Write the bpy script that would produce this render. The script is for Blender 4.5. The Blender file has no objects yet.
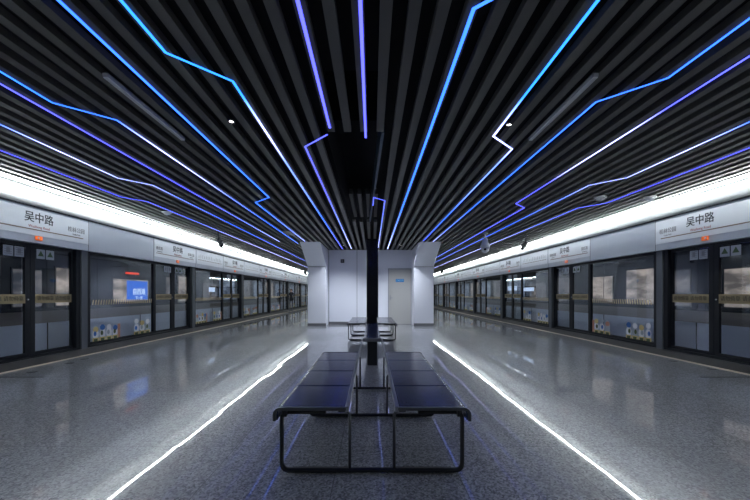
import bpy, bmesh, math, random
from mathutils import Vector, Matrix
random.seed(7)
S = bpy.context.scene
COL = S.collection

# ------------------------------------------------------------------ camera
H = 1.17
cd = bpy.data.cameras.new('camera'); cam = bpy.data.objects.new('camera', cd); COL.objects.link(cam)
cam.location = (0, 0, H); cam.rotation_euler = (math.pi/2, 0, 0)
cd.sensor_width = 36; cd.lens = 36*370/750; cd.shift_x = 3/750; cd.shift_y = 44/750
cd.clip_start = .05; cd.clip_end = 200
S.camera = cam
# ------------------------------------------------------------------ world, exposure
w = bpy.data.worlds.new('world'); S.world = w; w.use_nodes = True
w.node_tree.nodes['Background'].inputs[0].default_value = (.5, .6, 1, 1)
w.node_tree.nodes['Background'].inputs[1].default_value = .01
S.view_settings.view_transform = 'Standard'; S.view_settings.look = 'None'
S.view_settings.gamma = 1; S.view_settings.use_curve_mapping = False
S.view_settings.exposure = 0.22
COVE = 37.0          # strength of the cove light strips
WASH = 200.0          # watt of each spot added to brighten the end block

# ------------------------------------------------------------------ materials
def new_mat(name):
    m = bpy.data.materials.new(name); m.use_nodes = True
    nt = m.node_tree; return m, nt, nt.nodes, nt.links, nt.nodes['Principled BSDF']
def mat(name, col, rough=.5, metal=0, var=.06, scale=30, coat=0, emit=None, es=0, spec=.5):
    m, nt, N, L, b = new_mat(name)
    tc = N.new('ShaderNodeTexCoord'); nz = N.new('ShaderNodeTexNoise'); nz.inputs['Scale'].default_value = scale
    nz.inputs['Detail'].default_value = 3
    L.new(tc.outputs['Object'], nz.inputs['Vector'])
    mx = N.new('ShaderNodeMix'); mx.data_type = 'RGBA'
    mx.inputs[6].default_value = (*[c*(1-var) for c in col], 1); mx.inputs[7].default_value = (*[min(1, c*(1+var)) for c in col], 1)
    L.new(nz.outputs['Fac'], mx.inputs[0]); L.new(mx.outputs[2], b.inputs['Base Color'])
    b.inputs['Roughness'].default_value = rough; b.inputs['Metallic'].default_value = metal
    b.inputs['Coat Weight'].default_value = coat; b.inputs['Specular IOR Level'].default_value = spec
    if emit: b.inputs['Emission Color'].default_value = (*emit, 1); b.inputs['Emission Strength'].default_value = es
    return m
def emis(name, col, st):
    m, nt, N, L, b = new_mat(name); N.remove(b)
    e = N.new('ShaderNodeEmission'); e.inputs[0].default_value = (*col, 1); e.inputs[1].default_value = st
    L.new(e.outputs[0], N['Material Output'].inputs[0]); return m

M = {}
M['slat'] = mat('slat_grey', (.145, .14, .13), .5, var=.15, scale=4)
M['void'] = mat('void_black', (.006, .006, .007), .9)
M['black'] = mat('black_metal', (.010, .011, .014), .4)
M['blackgloss'] = mat('black_gloss', (.008, .009, .012), .2, coat=.4)
M['frame'] = mat('dark_frame', (.010, .012, .016), .45, spec=.25)
M['post'] = mat('post_grey', (.10, .11, .125), .4, .3)
M['base'] = mat('plinth_metal', (.10, .098, .095), .4, .4)
M['header'] = mat('header_panel', (.43, .465, .54), .38, .2, var=.02, scale=2)
M['white'] = mat('cove_white', (.86, .87, .88), .7, var=.02)
M['sign'] = mat('sign_white', (.66, .69, .75), .5, var=.01)
M['groove'] = mat('groove_grey', (.12, .12, .13), .6)
M['ink'] = mat('ink', (.03, .03, .04), .6)
M['inkgrey'] = mat('ink_grey', (.28, .29, .31), .6)
M['inkred'] = mat('ink_red', (.45, .2, .2), .6)
M['khaki'] = mat('line_khaki', (.22, .16, .14), .6)
M['orange'] = mat('orange_lamp', (.9, .16, .03), .4, emit=(1, .2, .03), es=.25)
M['gold'] = mat('gold_band', (.34, .27, .14), .5)
M['goldink'] = mat('gold_ink', (.07, .06, .04), .6)
M['hatch'] = mat('hatch_gold', (.80, .63, .36), .5)
M['stickergrey'] = mat('sticker_grey', (.5, .54, .57), .6)
M['green'] = mat('triangle_green', (.07, .13, .05), .6)
M['cream'] = mat('cream_edge', (.62, .52, .42), .5)
M['wall'] = mat('block_panel', (.74, .76, .82), .28, var=.02, scale=1)
M['door'] = mat('door_grey', (.40, .40, .38), .5, var=.03)
M['blue'] = mat('blue_plate', (.03, .22, .5), .5)
M['bluelight'] = mat('blue_text', (.3, .6, .9), .5)
M['steel'] = mat('steel', (.32, .33, .35), .35, .8)
M['bracket'] = mat('bench_steel', (.10, .105, .115), .35, .6)
M['train'] = mat('train_body', (.78, .82, .88), .45, 0, var=.05, scale=.6)
M['trainbrown'] = mat('train_stripe', (.30, .25, .21), .4)
M['traindark'] = mat('train_dark', (.03, .035, .045), .25)
M['recessblue'] = mat('recess_panel_blue', (.07, .11, .17), .4)
M['cctv'] = mat('camera_dark', (.05, .052, .058), .4)
M['cctvlight'] = mat('camera_pale', (.55, .58, .62), .35)
M['glassdark'] = mat('lens_dark', (.01, .01, .012), .1)
M['lampgrey'] = mat('lamp_grey', (.30, .31, .33), .45)
M['plate'] = mat('plate_grey', (.14, .14, .15), .5)
M['skin'] = mat('skin', (.5, .32, .25), .6)
M['cloth'] = mat('dark_cloth', (.02, .02, .025), .8)
M['jeans'] = mat('trousers_grey', (.16, .17, .20), .8)
M['w'] = mat('figure_white', (.95, .95, .95), .6); M['b'] = mat('figure_blue', (.05, .18, .5), .6)
M['y'] = mat('label_yellow', (.75, .6, .25), .6); M['r'] = mat('figure_red', (.6, .3, .2), .6)
M['g'] = mat('label_green', (.10, .14, .05), .6)
M['strip'] = emis('cove_light', (.90, .98, .99), COVE)
M['spot'] = emis('spot_lamp', (1, .97, .92), 9)
M['azure'] = emis('led_azure', (.045, .27, 1), 1.15)
M['royal'] = emis('led_royal', (.05, .19, 1), 1.2)
M['purple'] = emis('led_purple', (.040, .044, .5), 6.0)
M['pale'] = emis('led_pale', (.42, .48, 1), 1.1)
M['screen'] = emis('screen_blue', (.04, .17, .75), .9)
M['screenwhite'] = emis('screen_white', (.6, .75, 1), 1.0)
M['warnlamp'] = emis('red_lamp', (1, .08, .04), .8)
M['inlight'] = emis('interior_lamp', (.8, .88, 1), 1.8)

def leds(name, stops):
    """LED colour that runs along the ceiling (object Y): whiter stretches have reflected light painted into the colour"""
    m, nt, N, L, b = new_mat(name); N.remove(b)
    tc = N.new('ShaderNodeTexCoord'); sp = N.new('ShaderNodeSeparateXYZ'); L.new(tc.outputs['Object'], sp.inputs[0])
    mr = N.new('ShaderNodeMapRange'); mr.inputs[1].default_value = 2; mr.inputs[2].default_value = 14
    L.new(sp.outputs[1], mr.inputs[0]); cr = N.new('ShaderNodeValToRGB'); L.new(mr.outputs[0], cr.inputs[0])
    el = cr.color_ramp.elements
    while len(el) > 1: el.remove(el[-1])
    el[0].position = (stops[0][0]-2)/12; el[0].color = (*stops[0][1], 1)
    for y, c in stops[1:]:
        e = el.new(min(1, (y-2)/12)); e.color = (*c, 1)
    e = N.new('ShaderNodeEmission'); e.inputs[1].default_value = 7
    L.new(cr.outputs[0], e.inputs[0]); L.new(e.outputs[0], N['Material Output'].inputs[0]); return m
AZ = (.010, .085, .45); RO = (.014, .062, .5); PU = (.036, .042, .45); WH = (.26, .29, .65); PA = (.055, .095, .42)  # WH: whitening by reflected light, painted into the LED colour
M['led_a'] = leds('led_azure_run', [(2, AZ), (3.2, AZ), (3.9, WH), (4.8, PA), (6, PA), (8, RO), (14, PU)])
M['led_b'] = leds('led_royal_run', [(2, RO), (6.5, RO), (7.2, RO), (10, PA), (14, WH)])
M['led_c'] = leds('led_white_middle', [(2, AZ), (3.6, RO), (4.4, WH), (6.5, PA), (9, RO), (14, PA)])
M['led_d'] = leds('led_purple_run', [(2, PU), (4, PU), (6, PU), (9, PA), (14, WH)])
M['led_e'] = leds('led_purple_white', [(2, PU), (3.4, PU), (4, WH), (4.8, WH), (5.6, PU), (8, PU), (14, PA)])

def m_glass():
    m, nt, N, L, b = new_mat('screen_glass'); N.remove(b)
    t = N.new('ShaderNodeBsdfTransparent'); t.inputs[0].default_value = (.91, .93, .95, 1)
    g = N.new('ShaderNodeBsdfGlossy'); g.inputs[0].default_value = (.9, .95, 1, 1); g.inputs[1].default_value = .02
    lw = N.new('ShaderNodeLayerWeight'); lw.inputs[0].default_value = .5
    pw = N.new('ShaderNodeMath'); pw.operation = 'POWER'; pw.inputs[1].default_value = 4; L.new(lw.outputs['Facing'], pw.inputs[0])
    f = N.new('ShaderNodeMapRange'); f.inputs[3].default_value = .045; f.inputs[4].default_value = .9; L.new(pw.outputs[0], f.inputs[0])
    mx = N.new('ShaderNodeMixShader'); L.new(f.outputs[0], mx.inputs[0]); L.new(t.outputs[0], mx.inputs[1]); L.new(g.outputs[0], mx.inputs[2])
    L.new(mx.outputs[0], N['Material Output'].inputs[0]); return m
M['glass'] = m_glass()

def m_floor():
    m, nt, N, L, b = new_mat('polished_granite')
    tc = N.new('ShaderNodeTexCoord'); P = tc.outputs['Object']
    vo = N.new('ShaderNodeTexVoronoi'); vo.inputs['Scale'].default_value = 85; L.new(P, vo.inputs['Vector'])
    cr = N.new('ShaderNodeValToRGB'); L.new(vo.outputs['Color'], cr.inputs[0])
    e = cr.color_ramp.elements; e[0].position = .15; e[0].color = (.085, .09, .105, 1); e[1].position = .9; e[1].color = (.54, .555, .585, 1)
    nz = N.new('ShaderNodeTexNoise'); nz.inputs['Scale'].default_value = 260; nz.inputs['Detail'].default_value = 2; L.new(P, nz.inputs['Vector'])
    mx = N.new('ShaderNodeMix'); mx.data_type = 'RGBA'; mx.blend_type = 'OVERLAY'; mx.inputs[0].default_value = .6
    L.new(cr.outputs[0], mx.inputs[6]); L.new(nz.outputs['Fac'], mx.inputs[7])
    # slabs 0.8 m
    mp = N.new('ShaderNodeMapping'); mp.inputs['Scale'].default_value = (1/.8, 1/.8, 1); mp.inputs['Location'].default_value = (.3, .45, 0); L.new(P, mp.inputs[0])
    fl = N.new('ShaderNodeVectorMath'); fl.operation = 'FLOOR'; L.new(mp.outputs[0], fl.inputs[0])
    fr = N.new('ShaderNodeVectorMath'); fr.operation = 'FRACTION'; L.new(mp.outputs[0], fr.inputs[0])
    wn = N.new('ShaderNodeTexWhiteNoise'); wn.noise_dimensions = '3D'; L.new(fl.outputs[0], wn.inputs['Vector'])
    sx = N.new('ShaderNodeSeparateXYZ'); L.new(fr.outputs[0], sx.inputs[0])
    def edge(o):
        a = N.new('ShaderNodeMath'); a.operation = 'SUBTRACT'; L.new(o, a.inputs[0]); a.inputs[1].default_value = .5
        c = N.new('ShaderNodeMath'); c.operation = 'ABSOLUTE'; L.new(a.outputs[0], c.inputs[0])
        d = N.new('ShaderNodeMath'); d.operation = 'GREATER_THAN'; L.new(c.outputs[0], d.inputs[0]); d.inputs[1].default_value = .497; return d.outputs[0]
    mxm = N.new('ShaderNodeMath'); mxm.operation = 'MAXIMUM'; L.new(edge(sx.outputs[0]), mxm.inputs[0]); L.new(edge(sx.outputs[1]), mxm.inputs[1])
    # slab tone
    tn = N.new('ShaderNodeMapRange'); tn.inputs[3].default_value = .9; tn.inputs[4].default_value = 1.08; L.new(wn.outputs['Value'], tn.inputs[0])
    mt = N.new('ShaderNodeMix'); mt.data_type = 'RGBA'; mt.blend_type = 'MULTIPLY'; mt.inputs[0].default_value = 1
    L.new(mx.outputs[2], mt.inputs[6]); L.new(tn.outputs[0], mt.inputs[7])
    mj = N.new('ShaderNodeMix'); mj.data_type = 'RGBA'; mj.inputs[7].default_value = (.06, .065, .08, 1)
    L.new(mxm.outputs[0], mj.inputs[0]); L.new(mt.outputs[2], mj.inputs[6]); L.new(mj.outputs[2], b.inputs['Base Color'])
    # slight tilt of each slab
    sb = N.new('ShaderNodeVectorMath'); sb.operation = 'SUBTRACT'; L.new(wn.outputs['Color'], sb.inputs[0]); sb.inputs[1].default_value = (.5, .5, .5)
    sc = N.new('ShaderNodeVectorMath'); sc.operation = 'MULTIPLY'; L.new(sb.outputs[0], sc.inputs[0]); sc.inputs[1].default_value = (.007, .003, 0)
    n2 = N.new('ShaderNodeTexNoise'); n2.inputs['Scale'].default_value = 2.2; L.new(P, n2.inputs['Vector'])
    s2 = N.new('ShaderNodeVectorMath'); s2.operation = 'SUBTRACT'; L.new(n2.outputs['Color'], s2.inputs[0]); s2.inputs[1].default_value = (.5, .5, .5)
    s3 = N.new('ShaderNodeVectorMath'); s3.operation = 'MULTIPLY'; L.new(s2.outputs[0], s3.inputs[0]); s3.inputs[1].default_value = (.006, .003, 0)
    ad = N.new('ShaderNodeVectorMath'); ad.operation = 'ADD'; L.new(sc.outputs[0], ad.inputs[0]); L.new(s3.outputs[0], ad.inputs[1])
    ge = N.new('ShaderNodeNewGeometry')
    a2 = N.new('ShaderNodeVectorMath'); a2.operation = 'ADD'; L.new(ge.outputs['Normal'], a2.inputs[0]); L.new(ad.outputs[0], a2.inputs[1])
    no = N.new('ShaderNodeVectorMath'); no.operation = 'NORMALIZE'; L.new(a2.outputs[0], no.inputs[0])
    L.new(no.outputs[0], b.inputs['Coat Normal'])
    b.inputs['Roughness'].default_value = .31; b.inputs['Specular IOR Level'].default_value = .95
    b.inputs['Coat Weight'].default_value = 1; b.inputs['Coat Roughness'].default_value = .012; b.inputs['Coat IOR'].default_value = 1.47
    return m
M['floor'] = m_floor()

def m_seat():
    m, nt, N, L, b = new_mat('perforated_seat')
    tc = N.new('ShaderNodeTexCoord'); mp = N.new('ShaderNodeMapping'); mp.inputs['Scale'].default_value = (55, 55, 0); L.new(tc.outputs['Object'], mp.inputs[0])
    vo = N.new('ShaderNodeTexVoronoi'); vo.inputs['Scale'].default_value = 1; vo.inputs['Randomness'].default_value = 0; L.new(mp.outputs[0], vo.inputs['Vector'])
    cr = N.new('ShaderNodeValToRGB'); L.new(vo.outputs['Distance'], cr.inputs[0])
    e = cr.color_ramp.elements; e[0].position = .25; e[0].color = (.002, .002, .004, 1); e[1].position = .36; e[1].color = (.022, .045, .15, 1)
    L.new(cr.outputs[0], b.inputs['Base Color'])
    b.inputs['Metallic'].default_value = .3; b.inputs['Roughness'].default_value = .22; b.inputs['Coat Weight'].default_value = .3; b.inputs['Coat Roughness'].default_value = .1
    return m
M['seat'] = m_seat()

def m_pane(name, colA, colB, st):
    """lit car window: interior seen as soft vertical and horizontal bands"""
    m, nt, N, L, b = new_mat(name)
    tc = N.new('ShaderNodeTexCoord'); mp = N.new('ShaderNodeMapping'); mp.inputs['Scale'].default_value = (0, .9, 2.6); L.new(tc.outputs['Object'], mp.inputs[0])
    nz = N.new('ShaderNodeTexNoise'); nz.inputs['Scale'].default_value = 1.6; nz.inputs['Detail'].default_value = 3; L.new(mp.outputs[0], nz.inputs['Vector'])
    cr = N.new('ShaderNodeValToRGB'); L.new(nz.outputs['Fac'], cr.inputs[0])
    e = cr.color_ramp.elements; e[0].position = .38; e[0].color = (*colA, 1); e[1].position = .62; e[1].color = (*colB, 1)
    L.new(cr.outputs[0], b.inputs['Emission Color']); b.inputs['Emission Strength'].default_value = st
    b.inputs['Base Color'].default_value = (.02, .02, .025, 1); b.inputs['Roughness'].default_value = .15
    return m
M['pane_beige'] = m_pane('lit_pane_beige', (.10, .09, .085), (.50, .43, .38), .75)
M['pane_dim'] = m_pane('lit_pane_dim', (.03, .035, .045), (.16, .15, .15), .8)
M['pane_blue'] = m_pane('lit_pane_blue', (.06, .08, .12), (.22, .27, .36), .8)

# ------------------------------------------------------------------ helpers
def tag(o, label=None, cat=None, group=None, kind=None):
    if label: o['label'] = label
    if cat: o['category'] = cat
    if group: o['group'] = group
    if kind: o['kind'] = kind
    return o
def empty(name, loc=(0, 0, 0)):
    o = bpy.data.objects.new(name, None); o.location = loc; o.empty_display_size = .1; COL.objects.link(o); return o
class MB:
    def __init__(s): s.bm = bmesh.new(); s.mi = {}; s.ml = []
    def m(s, k):
        if k not in s.mi: s.mi[k] = len(s.ml); s.ml.append(k)
        return s.mi[k]
    def box(s, x0, x1, y0, y1, z0, z1, k):
        x0, x1 = sorted((x0, x1)); y0, y1 = sorted((y0, y1)); z0, z1 = sorted((z0, z1)); i = s.m(k)
        v = [s.bm.verts.new(p) for p in ((x0,y0,z0),(x1,y0,z0),(x1,y1,z0),(x0,y1,z0),(x0,y0,z1),(x1,y0,z1),(x1,y1,z1),(x0,y1,z1))]
        for f in ((0,3,2,1),(4,5,6,7),(0,1,5,4),(1,2,6,5),(2,3,7,6),(3,0,4,7)):
            fc = s.bm.faces.new([v[q] for q in f]); fc.material_index = i
        return s
    def poly(s, pts, k):
        f = s.bm.faces.new([s.bm.verts.new(p) for p in pts]); f.material_index = s.m(k); return s
    def prism(s, prof, axis, a, b, k, smooth=False):
        """closed profile extruded along axis: 'y' profile is (x,z); 'x' profile is (y,z); 'z' profile is (x,y)"""
        def P(p, t): return {'y': (p[0], t, p[1]), 'x': (t, p[0], p[1]), 'z': (p[0], p[1], t)}[axis]
        i = s.m(k); A = [s.bm.verts.new(P(p, a)) for p in prof]; B = [s.bm.verts.new(P(p, b)) for p in prof]; n = len(prof)
        s.bm.faces.new(A).material_index = i; s.bm.faces.new(B[::-1]).material_index = i
        for q in range(n):
            f = s.bm.faces.new((A[q], B[q], B[(q+1) % n], A[(q+1) % n])); f.material_index = i; f.smooth = smooth
        return s
    def tube(s, pts, r, k, seg=10, rx=None):
        """round tube through pts; rings mitred at the bends"""
        i = s.m(k); pts = [Vector(p) for p in pts]; rings = []
        for q, p in enumerate(pts):
            if q == 0: d = pts[1]-p
            elif q == len(pts)-1: d = p-pts[-2]
            else: d = (pts[q+1]-p).normalized()+(p-pts[q-1]).normalized()
            d.normalize(); up = Vector((0, 1, 0)) if abs(d.y) < .9 else Vector((0, 0, 1))
            a = d.cross(up).normalized(); b = d.cross(a).normalized()
            rr = r[q] if isinstance(r, (list, tuple)) else r
            rings.append([s.bm.verts.new(p+a*math.cos(t)*rr+b*math.sin(t)*(rx or rr)) for t in [2*math.pi*j/seg for j in range(seg)]])
        for A, B in zip(rings, rings[1:]):
            for j in range(seg):
                f = s.bm.faces.new((A[j], A[(j+1) % seg], B[(j+1) % seg], B[j])); f.material_index = i; f.smooth = True
        for R_ in (rings[0], rings[-1]): s.bm.faces.new(R_).material_index = i
        return s
    def lathe(s, prof, c, k, seg=24):
        i = s.m(k); rings = [[s.bm.verts.new((c[0]+r*math.cos(2*math.pi*j/seg), c[1]+r*math.sin(2*math.pi*j/seg), c[2]+z)) for j in range(seg)] for r, z in prof]
        for A, B in zip(rings, rings[1:]):
            for j in range(seg):
                f = s.bm.faces.new((A[j], A[(j+1) % seg], B[(j+1) % seg], B[j])); f.material_index = i; f.smooth = True
        for R_ in (rings[0], rings[-1]): s.bm.faces.new(R_).material_index = i
        return s
    def build(s, name, parent=None, loc=(0, 0, 0), bevel=0):
        bmesh.ops.recalc_face_normals(s.bm, faces=s.bm.faces)
        me = bpy.data.meshes.new(name); s.bm.to_mesh(me); s.bm.free()
        for k in s.ml: me.materials.append(M[k])
        o = bpy.data.objects.new(name, me); o.location = loc; COL.objects.link(o)
        if parent: o.parent = parent
        if bevel:
            b = o.modifiers.new('bevel', 'BEVEL'); b.width = bevel; b.segments = 2; b.limit_method = 'ANGLE'
        return o
def box(name, x0, x1, y0, y1, z0, z1, k, parent=None, bevel=0): return MB().box(x0, x1, y0, y1, z0, z1, k).build(name, parent, bevel=bevel)
def text(name, body, size, mtx, k, parent, align='CENTER', bold=0):
    cu = bpy.data.curves.new('text', 'FONT'); cu.body = body; cu.size = size; cu.align_x = align; cu.align_y = 'CENTER'
    cu.extrude = .0015; cu.resolution_u = 3; cu.offset = bold
    t = bpy.data.objects.new('text', cu); COL.objects.link(t)
    me = bpy.data.meshes.new_from_object(t.evaluated_get(bpy.context.evaluated_depsgraph_get()))
    bpy.data.objects.remove(t); me.transform(mtx); me.materials.clear(); me.materials.append(M[k])
    o = bpy.data.objects.new(name, me); COL.objects.link(o); o.parent = parent; return o
def wallmtx(s, x, y, z):
    """lettering on the side wall s (-1 left, +1 right), facing the platform"""
    a = Vector((0, -s, 0)); n = Vector((-s, 0, 0)); u = Vector((0, 0, 1))
    m = Matrix.Identity(4)
    for r in range(3): m[r][0] = a[r]; m[r][1] = u[r]; m[r][2] = n[r]
    m[0][3] = s*x; m[1][3] = y; m[2][3] = z; return m
def copy_tree(o, parent=None):
    c = o.copy(); COL.objects.link(c)
    if parent: c.parent = parent
    for ch in [q for q in o.children]: copy_tree(ch, c)
    return c

CZ = 2.87; Y0 = -7.0; Y1 = 46.0
XG = 5.60; XP = 5.50; XH = 5.47
SIDE = {-1: 'left', 1: 'right'}
ORD = ['nearest', 'second', 'third', 'fourth', 'fifth', 'sixth', 'seventh', 'eighth']

# ------------------------------------------------------------------ setting
tag(box('floor', -5.62, 5.62, Y0, Y1, -.25, 0, 'floor'), kind='structure')
box('ceiling_backing', -6, 6, Y0, Y1, 3.6, 3.7, 'void')
ceil = bpy.data.objects['ceiling_backing']; ceil.name = 'ceiling'; tag(ceil, kind='structure')
slat = box('slat', -.037, .037, Y0, Y1, CZ, CZ+.055, 'slat', ceil)
slatF = box('slat', -.037, .037, Y0, 3.88, CZ, CZ+.055, 'slat', ceil)
slatB = box('slat', -.037, .037, 8.7, Y1, CZ, CZ+.055, 'slat', ceil)
slatH = box('slat', -.037, .037, 7.4, 9.6, 3.17, 3.28, 'slat', ceil)
used = set(); n = 61; pitch = .17
for i in range(n):
    x = -pitch*29.5 + i*pitch
    lst = [slatF, slatB, slatH] if -.5 < x < .1 else [slat]
    for src in lst:
        c = src if src.name not in used else src.copy()
        if src.name in used: COL.objects.link(c); c.parent = ceil
        used.add(src.name); c.location.x = x
# recess housing in the slats
rec = MB(); rec.poly([(-.49, 3.88, CZ+.02), (-.49, 8.7, CZ+.02), (-.49, 8.7, 3.55), (-.49, 3.88, 3.55)], 'void').build('recess_side', ceil)
rp = MB().prism([(.10, 3.9), (.13, 3.9), (-.03, 8.7), (-.06, 8.7)], 'z', CZ+.0, CZ+.35, 'recessblue').build('recess_panel', ceil)
box('recess_end', -.49, .1, 3.86, 3.88, CZ+.11, 3.5, 'void', ceil)

for nm, ya, yb in (('wall_back', Y0-.1, Y0), ('wall_front', Y1, Y1+.1)):
    tag(box(nm, -9, 9, ya, yb, -1.2, 3.7, 'plate' if nm == 'wall_back' else 'wall'), kind='structure')

doorsY = [6.04+4.335*k for k in range(8)]
for s in (-1, 1):
    X = lambda v: s*v
    wl = box('wall_'+SIDE[s], X(XH), X(5.72), Y0, Y1, 2.0, 2.59, 'header'); tag(wl, kind='structure')
    cv = MB()   # hollow cove above the header, one curved white shell
    E_ = .13 if s > 0 else 0; pr = [(5.16+E_, 2.872), (5.34, 2.868), (5.42, 2.84), (5.462, 2.77), (5.474, 2.68), (5.476, 2.60)]
    prof = [(X(a), b) for a, b in pr] + [(X(a+.03), b+.03) for a, b in pr[::-1]]
    cv.prism(prof, 'y', Y0, Y1, 'white', True).build('cove', wl)
    box('cove_trim', X(XH-.02), X(5.50), Y0, Y1, 2.570, 2.598, 'frame', wl)
    box('strip_trim', X(5.160+E_), X(5.18+E_), Y0, Y1, 2.795, 2.812, 'black', wl)
    box('header_back', X(5.72), X(5.78), Y0, Y1, 1.9, 3.6, 'void', wl)
    # panel joints of the fascia
    for k in range(-1, 8):
        for y in (6.04+4.335*k-1.1, 6.04+4.335*k+1.1):
            box('panel_joint', X(XH-.002), X(XH+.01), y-.006, y+.006, 2.0, 2.58, 'groove', wl)
    pl = tag(box('baseboard_'+SIDE[s], X(XP), X(5.62), Y0, Y1, 0, .125, 'base'), kind='structure')
    box('kick_rail', X(XP+.03), X(5.62), Y0, Y1, .125, .165, 'frame', pl)
    tr = tag(box('trim_%d' % (1 if s < 0 else 2), X(5.41), X(XP), Y0, Y1, 0, .004, 'cream'), kind='structure')
    tag(box('wall_tunnel_'+SIDE[s], X(9.2), X(9.3), Y0, Y1, -1.2, 3.7, 'void'), kind='structure')
    tag(box('trim_%d' % (3 if s < 0 else 4), X(5.53), X(5.62), Y0, 4.86, .165, 2.0, 'frame'), kind='structure')
    # cove light fittings, one after another
    y = Y0; k = 0
    while y < Y1-.1:
        f = box('cove_light', X(5.11+E_), X(5.16+E_), y+.004, y+3.996, 2.85, 2.868, 'lampgrey')
        box('diffuser', X(5.118+E_), X(5.146+E_), y+.006, y+3.994, 2.818, 2.85, 'strip', f)
        tag(f, 'length of the continuous white strip light along the %s edge of the slatted ceiling' % SIDE[s], 'strip light', 'strip lights along the %s cove' % SIDE[s])
        y += 4; k += 1
        if y > 42: break

# ------------------------------------------------------------------ platform screen doors
def sticker_pair(s, ya, yb, z0, z1, kind, parent):
    b = MB(); x = XG-.022; ym = (ya+yb)/2
    for a, c in ((ya, ym-.01), (ym+.01, yb)):
        b.box(s*x, s*(x-.002), a, c, z0, z1, 'stickergrey')
        cy = (a+c)/2; cz = (z0+z1)/2; h = (c-a)*.36
        if kind == 'triangle':
            xx = s*(x-.003)
            b.poly([(xx, cy-h, cz-h*.6), (xx, cy+h, cz-h*.6), (xx, cy, cz+h)], 'green')
        else:
            for t in range(4): b.box(s*(x-.003), s*(x-.002), cy-h, cy+h, z0+.03+t*.035, z0+.04+t*.035, 'inkgrey')
            b.box(s*(x-.003), s*(x-.002), cy-h*.5, cy+h*.5, cz-.03, cz+.05, 'inkgrey')
    return b.build('warning_sticker', parent)
def figures(s, ya, yb, parent, seed):
    r = random.Random(seed); b = MB(); x = s*(XG-.024); nfig = max(3, int((yb-ya)/.17)); st = (yb-ya)/nfig
    def disc(cy, cz, ry, rz, k, dx):
        b.poly([(x-s*dx, cy+ry*math.cos(t), cz+rz*math.sin(t)) for t in [2*math.pi*j/14 for j in range(14)]], k)
    for i in range(nfig):
        c = ya+(i+.5)*st; top = r.uniform(.44, .53)
        disc(c, .36, st*.46, .10, r.choice(['w', 'w', 'stickergrey']), .001)
        disc(c, top, st*.38, .06, r.choice(['w', 'r', 'y', 'b', 'stickergrey']), .002)
        disc(c-.02, .37, st*.2, .05, r.choice(['b', 'stickergrey', 'g']), .003)
        b.box(x-s*.001, x-s*.002, c-st*.45, c+st*.45, .19, .285, 'y')
        b.box(x-s*.003, x-s*.004, c-st*.26, c+st*.26, .21, .265, 'g')
    if seed % 2: b.box(x, x-s*.002, yb-.02, yb+.06, .22, .52, 'r')
    return b.build('queue_sticker', parent)

def leaf(s, ya, yb, root, near):
    """sliding leaf between ya (near) and yb (far)"""
    b = MB(); xo, xi = s*(XG-.02), s*(XG+.02); st = .075
    join_far = near
    wa = .045 if near else .085; wb = .085 if near else .045
    b.box(xo, xi, ya, ya+wa, .17, 2.0, 'frame').box(xo, xi, yb-wb, yb, .17, 2.0, 'frame')
    b.box(xo, xi, ya+wa, yb-wb, .17, .215, 'frame').box(xo, xi, ya+wa, yb-wb, 1.945, 2.0, 'frame')
    f = b.build('door_leaf', root)
    box('glass', s*(XG-.004), s*(XG+.004), ya+wa, yb-wb, .215, 1.945, 'glass', f)
    gb = box('gold_band', s*(XG-.024), s*(XG-.021), ya+wa, yb-wb, 1.02, 1.165, 'gold', f); gb['label'] = 'gold safety band with dark lettering'
    text('lettering', '请勿倚靠 请勿倚靠', .082, wallmtx(s, XG-.0255, (ya+yb+wa-wb)/2, 1.093), 'goldink', gb)
    return f
def door(s, yc, k):
    r = empty('screen_door', (0, 0, 0))
    w_ = .87
    n_ = leaf(s, yc-w_, yc-.004, r, True); f_ = leaf(s, yc+.004, yc+w_, r, False)
    gy, ty = (yc-.45, yc-.11), (yc+.11, yc+.45)
    if s < 0: sticker_pair(s, *gy, 1.76, 1.92, 'notice', n_); sticker_pair(s, *ty, 1.76, 1.92, 'triangle', f_)
    else: sticker_pair(s, yc-.45, yc-.11, 1.76, 1.92, 'triangle', n_); sticker_pair(s, yc+.11, yc+.45, 1.76, 1.92, 'notice', f_)
    MB().tube([(s*(XG-.02), yc-.045, 1.08), (s*(XG-.034), yc-.045, 1.08)], .012, 'steel').build('lock', r)
    tag(r, '%s sliding glass door pair from the camera on the %s platform edge, black frame and gold band' % (ORD[k], SIDE[s]), 'screen door', 'sliding screen doors on the %s side' % SIDE[s])
def post(s, y, k):
    r = empty('screen_post', (s*XP, y, 0))
    b = MB(); b.box(s*.02, s*.09, -.17, .17, .165, 2.0, 'frame'); c = b.build('frame', r)
    box('face_plate', s*-.005, s*.03, -.075, .075, .125, 2.0, 'post', r, bevel=.006)
    tag(r, '%s dark upright post from the camera in the %s glass screen' % (ORD[k], SIDE[s]), 'post', 'posts of the %s glass screen' % SIDE[s])
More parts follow.
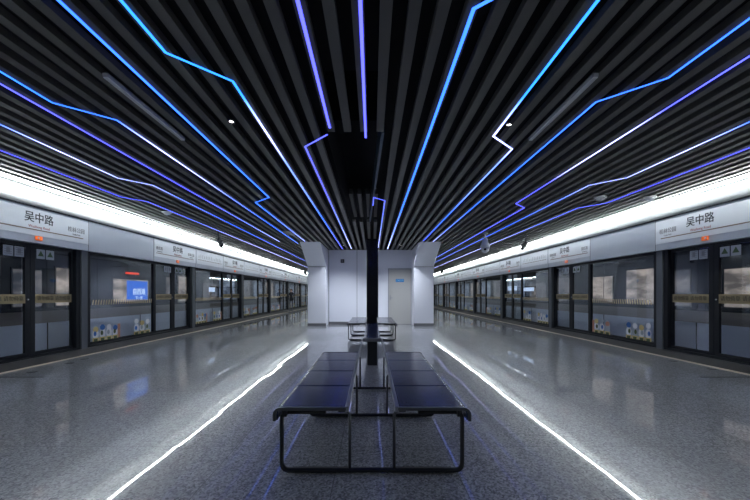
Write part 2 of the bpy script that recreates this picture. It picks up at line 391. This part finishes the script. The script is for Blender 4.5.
def window(s, ya, yb, k):
    r = empty('fixed_screen', (0, 0, 0)); b = MB(); xo, xi = s*(XG-.03), s*(XG+.03)
    b.box(xo, xi, ya, ya+.06, .165, 2.0, 'frame').box(xo, xi, yb-.07, yb, .165, 2.0, 'frame')
    b.box(xo, xi, ya+.06, yb-.07, .165, .215, 'frame').box(xo, xi, ya+.06, yb-.07, 1.94, 2.0, 'frame')
    f = b.build('frame', r)
    box('glass', s*(XG-.004), s*(XG+.004), ya+.06, yb-.07, .215, 1.94, 'glass', r)
    hb = MB(); y = ya+.12; x = s*(XG-.024)
    while y < yb-.18:
        hb.poly([(x, y, .95), (x, y+.026, .95), (x, y+.05, 1.05), (x, y+.024, 1.05)], 'hatch'); y += .075
    hb.build('hatched_band', r)
    figures(s, ya+.12, ya+.88, r, 2*k+(s > 0)+1); figures(s, yb-.85, yb-.2, r, 3*k+(s > 0)+2)
    tag(r, '%s wide fixed glass pane from the camera at %s, hatched band and stickers' % (ORD[k], SIDE[s]), 'glass screen', 'fixed glass panes on the %s side' % SIDE[s])
for s in (-1, 1):
    for k, yc in enumerate(doorsY):
        door(s, yc, k); post(s, yc+1.04, k)
        if k < 7: window(s, yc+1.21, yc+3.46, k)

# ------------------------------------------------------------------ signs on the fascia
for s in (-1, 1):
    for k, yc in enumerate(doorsY[:6]):
        r = empty('station_sign', (s*XH, yc, 0))
        box('panel', 0, -s*.006, -1.09, 1.09, 2.12, 2.545, 'sign', r)
        def tx(name, body, size, a, z, kk, bold=0):     # a runs to the reader's right
            text(name, body, size, wallmtx(s, 0, -s*a, z) @ Matrix.Translation((0, 0, .0075)), kk, r, bold=bold)
        tx('station_name', '吴中路', .178, .04 if s < 0 else -.13, 2.40, 'ink', .0018)
        tx('station_name_latin', 'Wuzhong Road', .062, .04 if s < 0 else -.12, 2.262, 'inkred')
        for a, cn, en in (((-.86, '姚虹路', 'Yaohong Road'), (.80, '桂林公园', 'Guilin Park')) if s < 0 else ((-.80, '桂林公园', 'Guilin Park'), (.86, '姚虹路', 'Yaohong Road'))):
            tx('neighbour_station', cn, .098, a, 2.34, 'inkgrey', .001); tx('neighbour_station_latin', en, .04, a, 2.262, 'inkgrey')
        box('line_bar', -s*.006, -s*.009, -1.0, .96, 2.205, 2.222, 'khaki', r)
        tag(r, '%s white station name sign from the camera above the %s screen doors' % (ORD[k], SIDE[s]), 'sign', 'station signs above the %s doors' % SIDE[s])
        r = empty('door_lamp', (s*XH, yc+.02, 2.085))
        box('housing', 0, -s*.03, -.058, .058, -.04, .03, 'orange', r, bevel=.01)
        MB().box(-s*.03, -s*.032, -.04, -.008, -.018, .012, 'sign').build('lens', r)
        tag(r, 'small orange lamp under the %s station sign from the camera on the %s' % (ORD[k], SIDE[s]), 'lamp', 'orange lamps above the %s doors' % SIDE[s])
        if 1 <= k <= 5:
            y0, y1 = yc+1.16, yc+3.18
            r = empty('route_map', (s*XH, (y0+y1)/2, 0)); h = (y1-y0)/2
            b = MB(); b.box(-s*.002, -s*.007, -h, h, 2.12, 2.545, 'sign'); b.box(-s*.007, -s*.009, -h+.08, h-.12, 2.245, 2.262, 'khaki'); rr = random.Random(k)
            for j in range(14):
                yy = -h+.15+j*(2*h-.35)/13; t = rr.uniform(.07, .13)
                b.box(-s*.0095, -s*.0105, yy-.012, yy+.012, 2.24, 2.268, 'sign'); b.box(-s*.007, -s*.009, yy-.012, yy+.012, 2.31, 2.31+t, 'inkgrey')
            b.build('panel', r)
            tag(r, 'pale route map panel after the %s station sign from the camera on the %s' % (ORD[k], SIDE[s]), 'sign', 'route maps on the %s fascia' % SIDE[s])

# ------------------------------------------------------------------ trains behind the glass
def train(s, wins, screen):
    r = empty('train', (s*6.0, 24, -.9)); q = lambda x: s*(x-6.0)
    def tb(nm, x0, x1, y0, y1, z0, z1, k, par=r): return box(nm, q(x0), q(x1), y0-24, y1-24, z0+.9, z1+.9, k, par)
    tb('body', 6.0, 8.6, -5, 44, -.9, .64, 'train')
    tb('roof', 6.0, 8.6, -5, 44, 2.1, 2.9, 'traindark')
    tb('side_stripe', 5.995, 6.05, -5, 44, .64, .86, 'trainbrown')
    tb('window_band', 6.01, 6.1, -5, 44, .86, 2.1, 'traindark')
    tb('window_sill', 5.985, 6.05, -5, 44, .86, .90, 'frame')
    for y0, y1, z0, z1, kk in wins:
        f = tb('window', 6.0, 6.012, y0, y1, z0, z1, 'traindark')
        tb('pane', 5.997, 6.0, y0+.03, y1-.03, z0+.03, z1-.03, kk, f)
    for y0, y1 in ((14.35, 17.6),): tb('interior_light', 5.99, 6.0, y0, y1, 1.93, 2.06, 'inlight')
    for y in [6.04+4.335*k for k in range(8)]:
        for d in (-.8, .8): tb('door_seam', 5.996, 6.004, y+d-.012, y+d+.012, -.2, 2.0, 'frame')
    if s < 0:
        sc = tb('screen', 5.975, 5.996, 9.05, 9.85, 1.02, 1.50, 'screen')
        text('lettering', '自西滩', .17, Matrix.Translation((0, 9.47-24, 1.22+.9)) @ wallmtx(s, -.04, 0, 0), 'screenwhite', sc, bold=.004)
        text('lettering', '下一班', .10, Matrix.Translation((0, 9.47-24, 1.06+.9)) @ wallmtx(s, -.04, 0, 0), 'screenwhite', sc, bold=.003)
        sc['label'] = 'glowing blue display with white characters'
        tb('warning_lamp', 5.98, 5.996, 9.0, 9.5, 1.66, 1.71, 'warnlamp')
    for y0, y1, z0, z1 in screen: tb('screen', 5.985, 5.996, y0, y1, z0, z1, 'screenwhite')
    tag(r, 'silver grey train with dark window band standing behind the %s glass screen' % SIDE[s], 'train')
wl_ = [(6.15, 6.75, .92, 1.62, 'pane_dim'), (7.0, 7.35, .92, 1.70, 'pane_beige'), (8.55, 9.95, .95, 1.56, 'pane_beige'), (10.75, 11.2, .95, 1.7, 'pane_dim'), (11.45, 12.0, .92, 1.75, 'pane_beige'), (13.1, 14.3, .92, 1.6, 'pane_dim')]
wr_ = [(5.2, 6.33, .92, 1.62, 'pane_beige'), (6.95, 7.38, .92, 1.66, 'pane_dim'), (7.75, 8.75, .92, 1.75, 'pane_beige'), (9.2, 10.25, .95, 1.65, 'pane_beige'), (11.0, 12.2, .92, 1.7, 'pane_dim'), (12.7, 14.1, .92, 1.6, 'pane_dim')]
more = [(14.5+2.1*j, 16.2+2.1*j, .92, 1.85, ('pane_blue', 'pane_dim', 'pane_blue', 'pane_beige')[j % 4]) for j in range(13)]
train(-1, wl_+more, [(13.6, 14.1, 1.25, 1.42), (15.6, 15.9, 1.3, 1.7), (16.8, 17.0, 1.3, 1.6)])
train(1, wr_+more, [(13.7, 14.6, 1.28, 1.42), (15.3, 16.3, 1.32, 1.5)])

# ------------------------------------------------------------------ block at the end of the platform
blk = MB(); BY = 14.3
blk.box(-1.9, 1.9, BY, BY+6, 0, CZ-.0, 'wall'); W = blk.build('wall_end'); tag(W, kind='structure')
for x in (-.58, -1.67): box('panel_joint', x-.008, x+.008, BY-.003, BY+.01, .1, CZ, 'groove', W)
for s in (-1, 1):
    xs = (-2.35, -1.68) if s < 0 else (1.53, 2.25)
    w2 = MB().prism([(13.5, 0), (13.5, 2.17), (12.0, CZ-.005), (20.2, CZ-.005), (20.2, 0)], 'x', xs[0], xs[1], 'wall').build('wall_wing_'+SIDE[s], bevel=.01)
    tag(w2, kind='structure')
    box('panel_joint', xs[0]+.01, xs[1]-.01, 13.492, 13.52, 2.155, 2.17, 'plate', w2)
    sk = box('baseboard_'+SIDE[s]+'_wing', xs[0]-.003, xs[1]+.003, 13.485, 13.51, 0, .10, 'plate'); tag(sk, kind='structure')
tag(box('baseboard_end', -1.68, 1.50, BY-.015, BY, 0, .10, 'plate'), kind='structure')
d = empty('door_1', (1.075, BY, 0)); tag(d, kind='structure')
b = MB(); b.box(-.46, -.42, -.03, 0, 0, 2.16, 'lampgrey').box(.42, .46, -.03, 0, 0, 2.16, 'lampgrey').box(-.42, .42, -.03, 0, 2.12, 2.16, 'lampgrey'); b.build('door_frame', d)
dl = box('door_panel', -.42, .42, -.022, 0, .01, 2.12, 'door', d)
MB().box(-.385, -.355, -.03, -.022, .93, 1.13, 'steel').tube([(-.37, -.03, 1.03), (-.37, -.065, 1.03), (-.27, -.065, 1.03)], .011, 'steel').build('door_handle', dl)
sg = box('door_sign', -.16, .16, -.03, -.022, 1.63, 1.75, 'blue', dl)
text('lettering', '设备区域', .07, Matrix.Translation((0, -.031, 1.69)) @ Matrix.Rotation(math.pi/2, 4, 'X'), 'bluelight', sg)
r = empty('wall_speaker', (-1.14, BY, 2.44)); box('housing', -.07, .07, -.05, 0, -.07, .07, 'black', r, bevel=.01)
MB().tube([(0, -.05, 0), (0, -.056, 0)], .045, 'plate', 16).build('grille', r)
tag(r, 'small black square speaker high on the white end wall', 'speaker')

# ------------------------------------------------------------------ column
r = empty('column', (0, 11.5, 0))
box('shaft', -.165, .19, -.15, .15, .05, CZ-.002, 'blackgloss', r, bevel=.012)
box('foot', -.19, .215, -.17, .17, 0, .05, 'black', r)
tag(r, 'slim black column rising to the ceiling behind the far bench', 'column')

# ------------------------------------------------------------------ benches
def bench(y0, label, rail_end):
    r = empty('bench', (0, y0, 0)); L_ = 2.27; zt = .44
    for s in (-1, 1):
        prof = [(.165, zt), (.585, zt)] + [(.585+.045*math.sin(t), zt-.045+.045*math.cos(t)) for t in [math.pi/2*j/5 for j in range(1, 6)]] + [(.63, zt-.085), (.612, zt-.085), (.612, zt-.05)] + [(.585+.027*math.sin(t), zt-.045+.027*math.cos(t)) for t in [math.pi/2*j/4 for j in range(3, -1, -1)]] + [(.165, zt-.018)]
        for k in range(4):
            a = k*L_/4+.012; e_ = (k+1)*L_/4-.012
            MB().prism([(s*x, z) for x, z in prof], 'y', a, e_, 'seat').build('seat_panel', r)
        # steel edge round the row
        prof2 = [(x+(.004 if x > .5 else 0), z+(.003)) for x, z in prof]
        for a, e_ in ((-.02, .012), (L_-.012, L_+.012)):
            MB().prism([(s*x, z) for x, z in prof2], 'y', a, e_, 'bracket').build('end_trim', r)
        for k in (1, 2, 3): box('cross_rail', s*.17, s*.58, k*L_/4-.012, k*L_/4+.012, zt-.05, zt-.012, 'black', r)
        box('side_rail', s*.148, s*.172, -.02, rail_end, zt-.025, zt+.012, 'steel', r, bevel=.004)
        box('edge_rail', s*.55, s*.58, .0, L_, zt-.06, zt-.02, 'black', r)
    for yf in (.04, 1.14, 2.15):
        def rounded(pts, rad=.05):
            out = [pts[0]]
            for p, c, n_ in zip(pts, pts[1:], pts[2:]):
                p, c, n_ = Vector(p), Vector(c), Vector(n_); a = c+(p-c).normalized()*rad; e = c+(n_-c).normalized()*rad
                for j in range(6):
                    t = j/5; out.append(tuple(a*(1-t)**2+c*2*t*(1-t)+e*t*t))
            return out+[pts[-1]]
        MB().tube(rounded([(-.3, yf, zt-.04), (-.59, yf, zt-.04), (-.59, yf, .02), (.59, yf, .02), (.59, yf, zt-.04), (.3, yf, zt-.04)]), .014, 'black', 8, rx=.024).build('leg_frame', r)
        for s in (-1, 1):
            MB().tube(rounded([(s*.22, yf, zt-.035), (s*.145, yf, zt-.035), (s*.145, yf, .025)], .035), .010, 'bracket', 8).build('leg', r)
        MB().box(-.53, -.16, yf+.03, yf+.06, 0, .014, 'black').box(.53, .16, yf+.03, yf+.06, 0, .014, 'black').build('foot_bar', r)
    tag(r, label, 'bench'); return r
bench(2.38, 'near double bench with blue perforated seats on black looped legs, closest to the camera', 3.62)
bench(9.25, 'far double bench with black looped legs, in front of the black column', 2.2)
r = empty('console_table', (0, 6.03, 0))
for a, e_ in ((0, 1.95), (1.98, 3.0)): box('top_panel', -.14, .14, a, e_, .40, .445, 'seat', r, bevel=.006)
box('front_trim', -.145, .145, -.02, 0, .395, .45, 'steel', r)
for a in (.03, 2.3): box('pedestal', -.075, .085, a, a+.5, 0, .40, 'black', r, bevel=.008)
tag(r, 'long narrow blue topped table on black pedestals between near and far benches', 'table')

# ------------------------------------------------------------------ LED lines in the ceiling
def led(pts, k, label, w_=.034):
    z0 = CZ-.006; z1 = CZ-.002; w_ = w_*.46; b = MB(); P = [Vector((x, y, 0)) for x, y in pts]; L_, R_ = [], []
    for i, p in enumerate(P):
        d0 = (p-P[i-1]).normalized() if i else (P[1]-p).normalized(); d1 = (P[i+1]-p).normalized() if i < len(P)-1 else d0
        n0 = Vector((-d0.y, d0.x, 0)); n1 = Vector((-d1.y, d1.x, 0)); m_ = (n0+n1); m_.normalize(); sc = w_/2/max(.35, m_.dot(n0))
        L_.append(p+m_*sc); R_.append(p-m_*sc)
    for i in range(len(P)-1):
        q = [L_[i], L_[i+1], R_[i+1], R_[i]]
        lo = [b.bm.verts.new((v.x, v.y, z0)) for v in q]; hi = [b.bm.verts.new((v.x, v.y, z1)) for v in q]; idx = b.m(k); j_ = b.m('void')
        b.bm.faces.new(lo).material_index = idx; b.bm.faces.new(hi[::-1]).material_index = j_
        for t in range(4): b.bm.faces.new((lo[t], hi[t], hi[(t+1) % 4], lo[(t+1) % 4])).material_index = idx if t in (0, 2) else j_
    o = b.build('led_line'); tag(o, label, 'light strip', 'coloured light lines in the slatted ceiling'); return o
E = 13.9; B0 = .3
led([(-1.81, B0), (-1.81, 6.50), (-2.16, 6.86), (-2.16, 11.9)], 'led_b', 'royal blue ceiling line left of centre ending in one small backward hook', .045)
led([(-1.45, B0), (-1.45, 2.60), (-1.11, 2.95), (-1.11, E)], 'led_a', 'azure ceiling line at left stepping inward once and turning white', .042)
led([(-.43, B0), (-.43, 3.78)], 'purple', 'straight purple ceiling line ending at the left edge of the black recess', .052)
led([(-.47, 3.93), (-.77, 4.26), (-.77, E)], 'led_d', 'thin purple ceiling line kinking outward left of the black recess')
led([(-.068, B0), (-.068, 4.02)], 'purple', 'short purple ceiling line at the centre ending over the black recess', .05)
led([(-2.835, 1.5), (-2.835, 3.28), (-2.49, 3.61), (-2.49, 12.4)], 'led_c', 'blue ceiling line at far left stepping inward and turning white at mid length')
led([(-3.0, 1.5), (-3.0, 12)], 'led_d', 'straight purple blue ceiling line at left without any bend')
led([(-3.72, 2), (-3.72, 5.42), (-3.42, 5.77), (-3.42, 24)], 'led_c', 'thin azure ceiling line with gentle step, third inward from the left cove', .03)
led([(-4.39, 2), (-4.39, 6.48), (-4.12, 6.80), (-4.12, 30)], 'led_d', 'pale thin ceiling line nearest to the left cove', .028)
led([(.95, 1.9), (.605, 2.2), (.585, E)], 'led_b', 'long blue ceiling line right of centre bent outward at the top of the view', .05)
led([(1.305, B0), (1.305, 3.98), (1.64, 4.33), (1.64, 11.8)], 'led_a', 'azure ceiling line right of centre with one sharp white zigzag', .042)
led([(2.325, 1.5), (2.325, 2.905), (1.98, 3.27), (1.98, 12)], 'led_b', 'royal blue ceiling line at right stepping inward near the front')
led([(2.69, 1.5), (2.70, 6.95), (3.0, 7.28), (3.0, 24)], 'led_e', 'purple ceiling line at right with white middle and a backward hook')
led([(3.72, 2), (3.72, 5.4), (3.39, 5.77), (3.39, 26)], 'led_c', 'thin azure ceiling line at right with gentle inward step', .03)
led([(4.38, 2), (4.38, 6.9), (4.06, 7.31), (4.06, 30)], 'led_d', 'pale thin ceiling line nearest to the right cove', .028)
led([(.02, 7.1), (.03, 6.5), (.235, 6.72), (.225, E)], 'led_d', 'short thin purple line hooking right of the black recess, just before the column', .026)

# ------------------------------------------------------------------ fittings under the ceiling
for s, x in ((-1, -2.05), (1, 1.72)):
    r = empty('linear_lamp', (x, 3.43, CZ)); box('housing', -.022, .022, -.59, .59, -.03, .0, 'lampgrey', r, bevel=.004)
    box('diffuser', -.018, .018, -.585, .585, -.036, -.03, 'white', r)
    tag(r, 'unlit slim grey linear lamp under the slats on the %s' % SIDE[s], 'lamp')
spots = [(-1.38, 3.63, 'left over the near floor'), (1.37, 3.7, 'right beside the zigzag line'), (4.5, 22.2, 'far away at right over the platform'), (-4.5, 22.0, 'far away at left over the platform'),
         (-1.0, 12.9, 'added left to brighten the end wall'), (1.0, 12.9, 'added right to brighten the end wall')]  # this pair is added, only to brighten the end wall
for x, y, t in spots:
    r = empty('downlight', (x, y, CZ)); sz = 1 if y < 10 else 1.0
    MB().lathe([(.035, .0), (.036, -.010), (.022, -.011), (.02, .01)], (0, 0, 0), 'plate', 20).build('ring', r)
    MB().lathe([(.001, -.007), (.021, -.007)], (0, 0, 0), 'spot', 20).build('lamp', r)
    if y > 10:
        ld = bpy.data.lights.new('spot', 'SPOT'); ld.energy = WASH if y < 15 else 60; ld.spot_size = 2.2; ld.spot_blend = .9; ld.shadow_soft_size = .05; ld.color = (.92, .95, 1)
        ld.color = (.84, .90, 1); lo = bpy.data.objects.new('lamp_light', ld); COL.objects.link(lo); lo.parent = r; lo.location = (0, 0, -.03)
    tag(r, 'small round lit downlight in the slatted ceiling, '+t, 'downlight')
for x, y, t in ((4.0, 6.48, 'right, farther from the cove'), (4.87, 6.48, 'right, close beside the cove'), (-4.25, 7.67, 'left near the cove')):
    r = empty('smoke_detector', (x, y, CZ))
    MB().lathe([(.10, 0), (.10, -.015), (.085, -.02), (.05, -.055), (.03, -.06), (.001, -.06)], (0, 0, 0), 'white', 20).build('cap', r)
    MB().lathe([(.055, -.03), (.02, -.068), (.001, -.068)], (0, 0, 0), 'sign', 16).build('sensor', r)
    tag(r, 'pale round detector under the ceiling slats at '+t, 'detector')
r = box('ceiling_plate', -2.42, -2.18, 9.9, 10.6, CZ-.02, CZ, 'lampgrey', bevel=.004); tag(r, 'flat grey plate under the slats left of the white end wall', 'plate')
def bullet(x, y, label, big=1):
    r = empty('bullet_camera', (x, y, CZ)); sx = 1 if x < 0 else -1
    MB().lathe([(.05, 0), (.05, -.012), (.014, -.02)], (0, 0, 0), 'cctv', 14).build('mount', r)
    MB().tube([(0, 0, -.01), (0, 0, -.27)], .016, 'cctv').tube([(0, 0, -.24), (sx*.03, -.01, -.30)], .026, 'cctv').build('pole', r)
    b = MB(); b.tube([(-sx*.035, .06, -.24), (sx*.15, -.12, -.40)], .05, 'cctv', 16); h = b.build('body', r)
    MB().tube([(sx*.149, -.119, -.399), (sx*.156, -.126, -.406)], .038, 'glassdark', 16).build('lens', h)
    MB().tube([(-sx*.02, .045, -.205), (sx*.16, -.13, -.36)], .058, 'cctv', 16, rx=.012).build('sunshield', h)
    tag(r, label, 'camera')
bullet(-4.2, 10.1, 'dark bullet camera hanging on a short pole before the left cove')
bullet(4.45, 10.7, 'dark bullet camera hanging on a short pole before the right cove')
bullet(-4.5, 24.6, 'tiny distant bullet camera beside the white block on the left')
bullet(4.4, 22.9, 'tiny distant bullet camera beside the white block on the right')
r = empty('dome_camera', (3.15, 10.3, CZ))
MB().tube([(0, 0, 0), (0, 0, -.18)], .022, 'cctvlight').lathe([(.06, 0), (.06, -.015), (.02, -.02)], (0, 0, 0), 'cctvlight', 16).build('pole', r)
MB().lathe([(.02, -.12), (.055, -.16), (.09, -.27), (.125, -.33), (.13, -.42), (.115, -.44)], (0, 0, 0), 'cctvlight', 24).build('housing', r)
MB().lathe([(.11, -.44), (.105, -.48), (.08, -.53), (.04, -.555), (.001, -.56)], (0, 0, 0), 'cctvlight', 24).build('dome', r)
MB().tube([(-.03, -.095, -.47), (-.035, -.115, -.47)], .032, 'glassdark', 16).build('lens', r)
tag(r, 'large grey dome camera hanging from the ceiling at right', 'camera')

# ------------------------------------------------------------------ floor marks
for s in (-1, 1):
    for k, (x, y) in enumerate(((5.1, 5.55), (5.13, 6.27), (5.18, 6.68)) if s < 0 else ((5.30, 5.77), (5.26, 6.46))):
        o = MB().lathe([(.001, .003), (.06, .003), (.065, 0)], (0, 0, 0), 'black', 20).build('floor_marker', loc=(s*x, y, 0))
        tag(o, '%s dark round floor marker from the camera by the %s screen doors' % (ORD[k], SIDE[s]), 'floor marker', 'floor markers by the %s doors' % SIDE[s])
    o = box('drain_slot', s*4.62, s*5.3, 5.19, 5.215, 0, .004, 'black'); tag(o, 'thin dark slot across the floor near the %s screen doors' % SIDE[s], 'drain')

# ------------------------------------------------------------------ distant person
def person(x, y):
    r = empty('person', (x, y, 0)); h = 1.6; r.scale = (.93, .93, .93)
    pts = [(0,0,.90),(0,0,1.10),(0,0,1.32),(0,0,1.42),(0,0,1.50),(.085,0,.86),(.09,.01,.48),(.09,.02,.08),(.09,-.12,.035),(-.085,0,.86),(-.09,-.03,.48),(-.09,-.02,.08),(-.09,-.16,.035),
           (.15,0,1.32),(.17,.01,1.06),(.15,-.06,.84),(-.15,0,1.32),(-.17,.01,1.06),(-.15,-.06,.84)]
    rad = [.13,.11,.12,.05,.06,.085,.055,.04,.035,.085,.055,.04,.035,.05,.038,.028,.05,.038,.028]
    ed = [(0,1),(1,2),(2,3),(3,4),(0,5),(5,6),(6,7),(7,8),(0,9),(9,10),(10,11),(11,12),(2,13),(13,14),(14,15),(2,16),(16,17),(17,18)]
    me = bpy.data.meshes.new('body'); me.from_pydata([Vector(p)*h/1.62 for p in pts], ed, [])
    o = bpy.data.objects.new('body', me); COL.objects.link(o)
    sk = o.modifiers.new('skin', 'SKIN'); ss = o.modifiers.new('sub', 'SUBSURF'); ss.levels = ss.render_levels = 1
    for v, q in zip(me.skin_vertices[0].data, rad): v.radius = (q, q*.75)
    me.skin_vertices[0].data[0].use_root = True
    m2 = bpy.data.meshes.new_from_object(o.evaluated_get(bpy.context.evaluated_depsgraph_get())); bpy.data.objects.remove(o)
    for k in ('skin', 'cloth', 'jeans'): m2.materials.append(M[k])
    for f in m2.polygons:
        z = f.center.z; f.material_index = 0 if z > 1.39 else (1 if z > .80 else 2); f.use_smooth = True
    body = bpy.data.objects.new('body', m2); COL.objects.link(body); body.parent = r
    MB().lathe([(.001, -.115), (.05, -.1), (.078, -.04), (.08, .02), (.07, .07), (.04, .1), (.001, .11)], (0, 0, 1.51), 'skin', 16).build('head', r)
    MB().lathe([(.084, -.03), (.09, .02), (.08, .075), (.045, .11), (.001, .12)], (0, .012, 1.512), 'cloth', 16).build('hair', r)
    tag(r, 'distant standing person in dark jacket by the left screen doors', 'person')
person(-5.22, 23.9)
